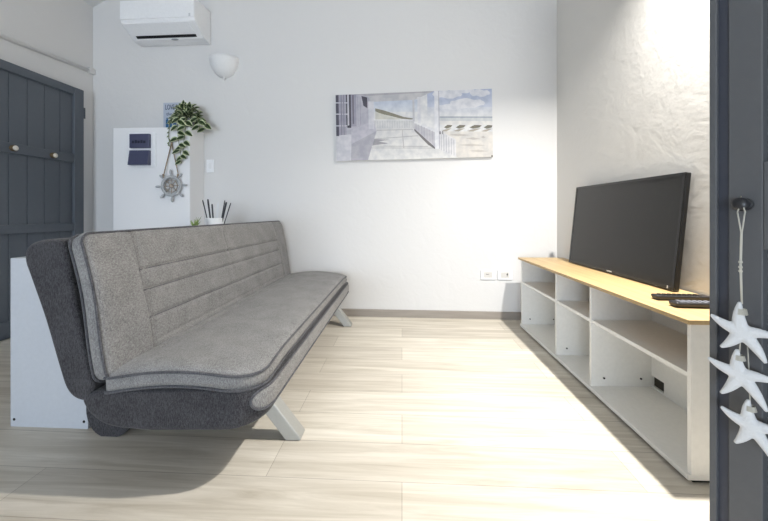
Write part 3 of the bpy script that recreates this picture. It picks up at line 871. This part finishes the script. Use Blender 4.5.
# air conditioner
ac = empty('air_conditioner', wall_pt(-1.985, 2.345, .0), RW); tag(ac, 'white split air conditioner high on the far wall', 'air conditioner')
aw = .317
def ac_prof(pts, x0, x1, name, m, bev=.006, par=None):
    bm = bmesh.new()
    A = [bm.verts.new((x0, -a, z)) for a, z in pts]; B = [bm.verts.new((x1, -a, z)) for a, z in pts]
    bm.faces.new(A); bm.faces.new(B[::-1])
    for i in range(len(pts)): bm.faces.new((A[i], B[i], B[(i + 1) % len(pts)], A[(i + 1) % len(pts)]))
    return obj(name, bm, m, par or ac, bevel=bev)
ac_prof([(0, 0), (.05, .0), (.10, .008), (.228, .088), (.235, .110), (.235, .262), (.20, .28), (0, .28)], -aw, aw, 'housing', M_plast)
ac_prof([(.230, .108), (.241, .112), (.241, .262), (.228, .268)], -aw + .002, aw - .002, 'front_panel', M_plast, .003)
# air outlet: slot and flap on the slanting underside
def on_slant(q, o_):                    # q 0 at the rear, 1 at the front of the slant
    a = Vector((.10, .008)).lerp(Vector((.228, .088)), q); nn = Vector((.080, -.128)).normalized(); p = a + nn * o_; return (p.x, p.y)
ac_prof([on_slant(.10, -.004), on_slant(.26, -.004), on_slant(.26, .0012), on_slant(.10, .0012)], -aw + .05, aw - .055, 'air_slot', M_gap, 0)
ac_prof([on_slant(.30, .0), on_slant(.98, .0), on_slant(.98, .006), on_slant(.30, .009)], -aw + .03, aw - .06, 'flap', M_plast, .002)
bm = bmesh.new(); ellipsoid(bm, (.06, -.105, .004), .032, .014, .004, 20, 8); obj('badge', bm, plain('grey_badge', (150, 152, 156), .4), ac)
bxo('display', (aw - .045, aw - .03, -.2425, -.241, .115, .14), plain('pale_mark', (196, 198, 202), .4), ac)

# breaker box on the block
bb = empty('breaker_box', (-2.135, PY0, 1.393)); tag(bb, 'white breaker box with two smoked blue covers on the block', 'breaker box')
bxo('frame', (-.118, .118, -.012, 0, -.142, .142), M_plast, bb, .004)
for z0, z1, sk in ((.012, .128, 0), (-.128, -.006, 1)):
    bm = bmesh.new(); box(bm, -.088, .080, -.036, -.012, z0, z1)
    for v in bm.verts:
        if sk and v.co.z < -.1 and v.co.y < -.03: v.co.y -= .02
    cvr = obj('cover', bm, M_smoke, bb, bevel=.004)
    y = -.0372
    bm = bmesh.new()
    zc = (z0 + z1) / 2 - .006 + (.022 if sk else 0)
    for k in range(5): box(bm, -.064 + k * .024 + (.012 if sk else 0), -.045 + k * .024 + (.012 if sk else 0), y - (.004 if sk else 0), y + .003, zc - .014, zc + (.012 if k % 2 else .007))
    obj('breaker_row', bm, M_smoke2, cvr)

# ship's wheel
wx, wz, wy = -1.876, 1.096, PY0 - .022
wh = empty('hanging_ship_wheel', (wx, wy, wz)); tag(wh, "small weathered grey ship's wheel hung by a rope on the white block", 'ornament')
def ring(bm, R_, r1, r2, seg=40, mi=0):
    vs = [[bm.verts.new(((R_ + r1 * math.cos(2 * PI * k / 10)) * math.cos(2 * PI * i / seg), r2 * math.sin(2 * PI * k / 10), (R_ + r1 * math.cos(2 * PI * k / 10)) * math.sin(2 * PI * i / seg))) for k in range(10)] for i in range(seg)]
    for i in range(seg):
        for k in range(10): bm.faces.new((vs[i][k], vs[(i + 1) % seg][k], vs[(i + 1) % seg][(k + 1) % 10], vs[i][(k + 1) % 10])).smooth = True
bm = bmesh.new(); ring(bm, .075, .0125, .010); obj('rim', bm, M_weath, wh)
bm = bmesh.new(); ring(bm, .050, .0028, .006); obj('inner_ring', bm, M_weath2, wh)
bm = bmesh.new(); lathe(bm, [(0, -.014), (.011, -.014), (.015, -.006), (.015, .010), (.009, .014), (0, .014)], 20, Matrix.Rotation(PI / 2, 4, 'X')); obj('hub', bm, M_weath2, wh)
for k in range(8):
    a = 2 * PI * k / 8 + math.radians(3); dv = Vector((math.cos(a), 0, math.sin(a)))
    bm = bmesh.new(); tube(bm, [dv * r for r in (.010, .025, .042, .066)], [.0045, .0032, .0045, .0032], 8); s1_ = obj('spoke', bm, M_weath2, wh)
    bm = bmesh.new(); tube(bm, [dv * r for r in (.082, .092, .102, .112, .124, .133)], [.007, .0055, .009, .0105, .009, .004], 10); obj('handle', bm, M_weath, wh)
bm = bmesh.new()
ap = Vector((-.006, .012, .352))
for sx in (-1, 1):
    tube(bm, [ap, ap.lerp(Vector((sx * .061, -.004, .092)), .5), Vector((sx * .061, -.004, .092)), Vector((sx * .058, -.014, .066))], .0042, 8)
    ellipsoid(bm, (sx * .061, -.008, .088), .009, .008, .010, 10, 6)
ellipsoid(bm, ap, .007, .006, .008, 10, 6)
obj('rope', bm, M_rope, wh)
bm = bmesh.new(); lathe(bm, [(0, 0), (.009, 0), (.009, .002), (.0022, .003), (.0022, .02), (.005, .021), (.005, .024), (0, .025)], 12, Matrix.Translation((wx - .006, PY0, wz + .362)) @ Matrix.Rotation(PI / 2, 4, 'X'))
tag(obj('wall_nail', bm, M_silver), "small nail carrying the ship wheel's rope", 'nail')

# little sign leaning on the wall on top of the block
FONT_H = .045
sgn = empty('wooden_sign', (-2.005, yb(-2.005) - .012, PZ + .0005), RW); tag(sgn, 'small blue and white sign with writing leaning behind the plant', 'sign')
bxo('board', (-.085, .085, -.010, .0, 0, .262), plain('pale_blue_board', (176, 184, 198), .6), sgn, .001)
def text(body, size, loc, m, par, depth=.0008, bold=0.0):
    cu = bpy.data.curves.new('lettering', 'FONT'); cu.body = body; cu.size = size; cu.align_x = 'CENTER'; cu.extrude = depth; cu.offset = bold
    o = bpy.data.objects.new('lettering', cu); COL.objects.link(o)
    dg = bpy.context.evaluated_depsgraph_get()
    me = bpy.data.meshes.new_from_object(o.evaluated_get(dg)); me.materials.clear(); me.materials.append(m)
    bpy.data.objects.remove(o)
    r = bpy.data.objects.new('lettering', me); COL.objects.link(r); r.parent = par
    r.location = loc; r.rotation_euler = (PI / 2, 0, 0); return r
M_ink = plain('slate_ink', (74, 82, 102), .6)
r = text('LOVE BY', .054, (0, -.0104, .202), M_ink, sgn, bold=.0006); r.scale = (.66, 1.15, 1)
r = text('the sea', .040, (.0, -.0104, .150), M_ink, sgn)
bm = bmesh.new()
for x0, x1, z0, z1 in ((-.062, -.036, .03, .112), (-.028, -.004, .025, .100), (.004, .03, .03, .108)):
    box(bm, x0, x1, -.0112, -.0098, z0, z1)
    box(bm, x0 + .006, x1 - .006, -.0112, -.0098, z1, z1 + .018)
obj('motif', bm, plain('sea_blue_ink', (44, 96, 138), .6), sgn)
bxo('rust_edge', (-.085, -.02, -.0112, -.0098, .004, .012), plain('terracotta_ink', (176, 110, 84), .7), sgn)

# trailing plant on top of the block
PXc, PYc = -1.80, 2.79
pl = empty('trailing_plant', (PXc, PYc, PZ + .0005)); tag(pl, 'trailing variegated plant in a grey pot on top of the block', 'plant')
bm = bmesh.new(); lathe(bm, [(0, 0), (.045, 0), (.058, .088), (.058, .095), (.053, .095), (.05, .08), (0, .08)], 28); obj('pot', bm, M_pot, pl)
bm = bmesh.new(); lathe(bm, [(0, .081), (.05, .081)], 20); ellipsoid(bm, (0, 0, .08), .048, .048, .01, 16, 6); obj('soil', bm, M_soil, pl)
leafbm = bmesh.new(); vinebm = bmesh.new()
def leaf_at(p, d_, up, L_, W_):
    d_ = Vector(d_).normalized(); up = Vector(up); sd_ = d_.cross(up)
    if sd_.length < 1e-3: sd_ = d_.cross(Vector((1, 0, 0)))
    sd_.normalize(); nn = sd_.cross(d_).normalized()
    N = 6; out = []; inn = []
    for s in (1, -1):
        o_, i_ = [], []
        for k in range(N + 1):
            q = k / N; wq = W_ * math.sin(PI * q ** .8) * (1 - .25 * q)
            base = Vector(p) + d_ * L_ * q - nn * L_ * .22 * q * q
            o_.append(base + sd_ * s * wq + nn * wq * .25); qi = .06 + q * .86; wi = W_ * .62 * math.sin(PI * qi ** .8) * (1 - .25 * qi)
            i_.append(Vector(p) + d_ * L_ * qi - nn * L_ * .22 * qi * qi + sd_ * s * wi + nn * wi * .25)
        out.append(o_); inn.append(i_)
    mid = [leafbm.verts.new(Vector(p) + d_ * L_ * (.06 + .86 * k / N) - nn * (L_ * .22 * (.06 + .86 * k / N) ** 2)) for k in range(N + 1)]
    for s in (0, 1):
        O = [leafbm.verts.new(v) for v in out[s]]; I = [leafbm.verts.new(v) for v in inn[s]]
        for k in range(N):
            f = leafbm.faces.new((mid[k], mid[k + 1], I[k + 1], I[k])); f.material_index = 0; f.smooth = True
            f = leafbm.faces.new((I[k], I[k + 1], O[k + 1], O[k])); f.material_index = 1; f.smooth = True
rnd = random.Random(11)
# bushy crown
for k in range(120):
    a = rnd.uniform(0, 2 * PI); e = rnd.uniform(-.25, 1.3)
    dv = Vector((math.cos(a) * math.cos(e), math.sin(a) * math.cos(e) * .75, math.sin(e)))
    base = Vector((.0, -.01, .085)) + Vector((dv.x * rnd.uniform(.03, .125), dv.y * rnd.uniform(.02, .07), max(-.03, dv.z * rnd.uniform(.02, .105))))
    if base.y > .03: base.y = .03
    L_ = rnd.uniform(.055, .085)
    leaf_at(base, (dv.x + rnd.uniform(-.5, .5), min(.3, dv.y) - .25, dv.z * .5 + rnd.uniform(-.35, .35)), (rnd.uniform(-.2, .2), -.8, .7), L_ * .9, L_ * .36)
# trailing stems with paired leaves
vines = [
    [(-.02, -.05, .085), (-.020, -.105, .06), (-.018, -.115, -.03), (-.010, -.113, -.13), (.004, -.112, -.22), (.010, -.112, -.30)],
    [(.02, -.05, .09), (.045, -.105, .05), (.046, -.115, -.03), (.034, -.113, -.11), (.026, -.112, -.19), (.024, -.112, -.25)],
    [(.03, -.02, .09), (.105, -.05, .09), (.135, -.07, .03), (.138, -.07, -.02)],
    [(.03, .0, .09), (.10, -.02, .10), (.15, -.03, .06), (.16, -.03, -.01)]]
for vi, pts in enumerate(vines):
    c_ = catmull(pts, 6, False); tube(vinebm, c_, .0022, 5)
    acc = 0; side = 1
    for a, b_ in zip(c_, c_[1:]):
        acc += (Vector(b_) - Vector(a)).length
        if acc > .034 and Vector(b_).z < .085:
            acc = 0; side = -side
            q = (Vector(b_).z + .3) / .4
            L_ = .062 + .022 * max(0, min(1, q))
            leaf_at(b_, (side * .85, -.25, -.45 + rnd.uniform(-.15, .2)), (0, -1, .35), L_ * rnd.uniform(.9, 1.1), L_ * .36)
# thin bare runner with tiny leaves on the left
c_ = catmull([(-.05, -.04, .08), (-.085, -.098, .04), (-.098, -.104, -.03), (-.102, -.102, -.09), (-.098, -.102, -.12), (-.108, -.102, -.155)], 6, False)
tube(vinebm, c_, .0028, 5)
for k in range(4, len(c_), 3): leaf_at(c_[k], (rnd.choice((-1, 1)) * .6, -.3, -.7), (0, -1, .2), .024, .007)
obj('leaves', leafbm, [M_leaf, M_leafe], pl, recalc=False)
obj('vines', vinebm, M_stem, pl)

# ------------------------------------------------------------------ lights
# lit wall lamp high on the right wall (above the picture)
LP = Vector((1.19, 1.30, 2.33))
wl = empty('wall_lamp', (XR, LP.y, LP.z)); tag(wl, 'small white wall lamp with a downward cup high on the right wall', 'wall lamp')
bm = bmesh.new(); lathe(bm, [(0, 0), (.04, 0), (.04, .012), (.012, .016), (.010, .04)], 24, Matrix.Translation((0, 0, .09)) @ Matrix.Rotation(-PI / 2, 4, 'Y')); obj('wall_plate', bm, M_plast, wl)
bm = bmesh.new(); tube(bm, [(-.03, 0, .09), (-.060, 0, .092), (-.072, 0, .08), (-.072, 0, .055)], .008, 10); lathe(bm, [(.0, .062), (.040, .055), (.046, .012), (.043, .012), (.038, .048), (.0, .05)], 20, Matrix.Translation((-.072, 0, 0))); obj('arm', bm, M_plast, wl)
ld = bpy.data.lights.new('bulb', 'AREA'); ld.shape = 'DISK'; ld.size = .075; ld.spread = math.radians(145); ld.energy = LAMP_W; ld.color = (1.0, .965, .91)
lo = bpy.data.objects.new('bulb', ld); COL.objects.link(lo); lo.location = LP       # shines straight down
ad_ = bpy.data.lights.new('daylight', 'AREA'); ad_.shape = 'RECTANGLE'; ad_.size = 2.6; ad_.size_y = .9; ad_.energy = DAY_W; ad_.color = (.73, .845, 1.0)
ao = bpy.data.objects.new('daylight', ad_); COL.objects.link(ao); ao.location = ((WX0 + WX1) / 2, YF - .02, (WZ0 + WZ1) / 2); ao.rotation_euler = (PI / 2, 0, 0)

wd_ = bpy.data.worlds.new('sky'); scene.world = wd_; wd_.use_nodes = True
wd_.node_tree.nodes['Background'].inputs['Color'].default_value = (.75, .86, 1, 1)
wd_.node_tree.nodes['Background'].inputs['Strength'].default_value = 1.0

# ------------------------------------------------------------------ camera
cd = bpy.data.cameras.new('camera'); cam = bpy.data.objects.new('camera', cd); COL.objects.link(cam)
cd.sensor_width = 36; cd.lens = 36 * F / 768
cd.shift_x = 0; cd.shift_y = -(260.5 - HY) / 768
cd.clip_start = .02
cam.location = CAM; cam.rotation_euler = (PI / 2, 0, PSI)
scene.camera = cam
scene.view_settings.view_transform = 'Standard'; scene.view_settings.look = 'None'
scene.view_settings.gamma = 1; scene.view_settings.use_curve_mapping = False
scene.view_settings.exposure = EXPO
scene.cycles.use_denoising = True
scene.cycles.max_bounces = 10; scene.cycles.diffuse_bounces = 6
scene.cycles.caustics_reflective = False; scene.cycles.caustics_refractive = False
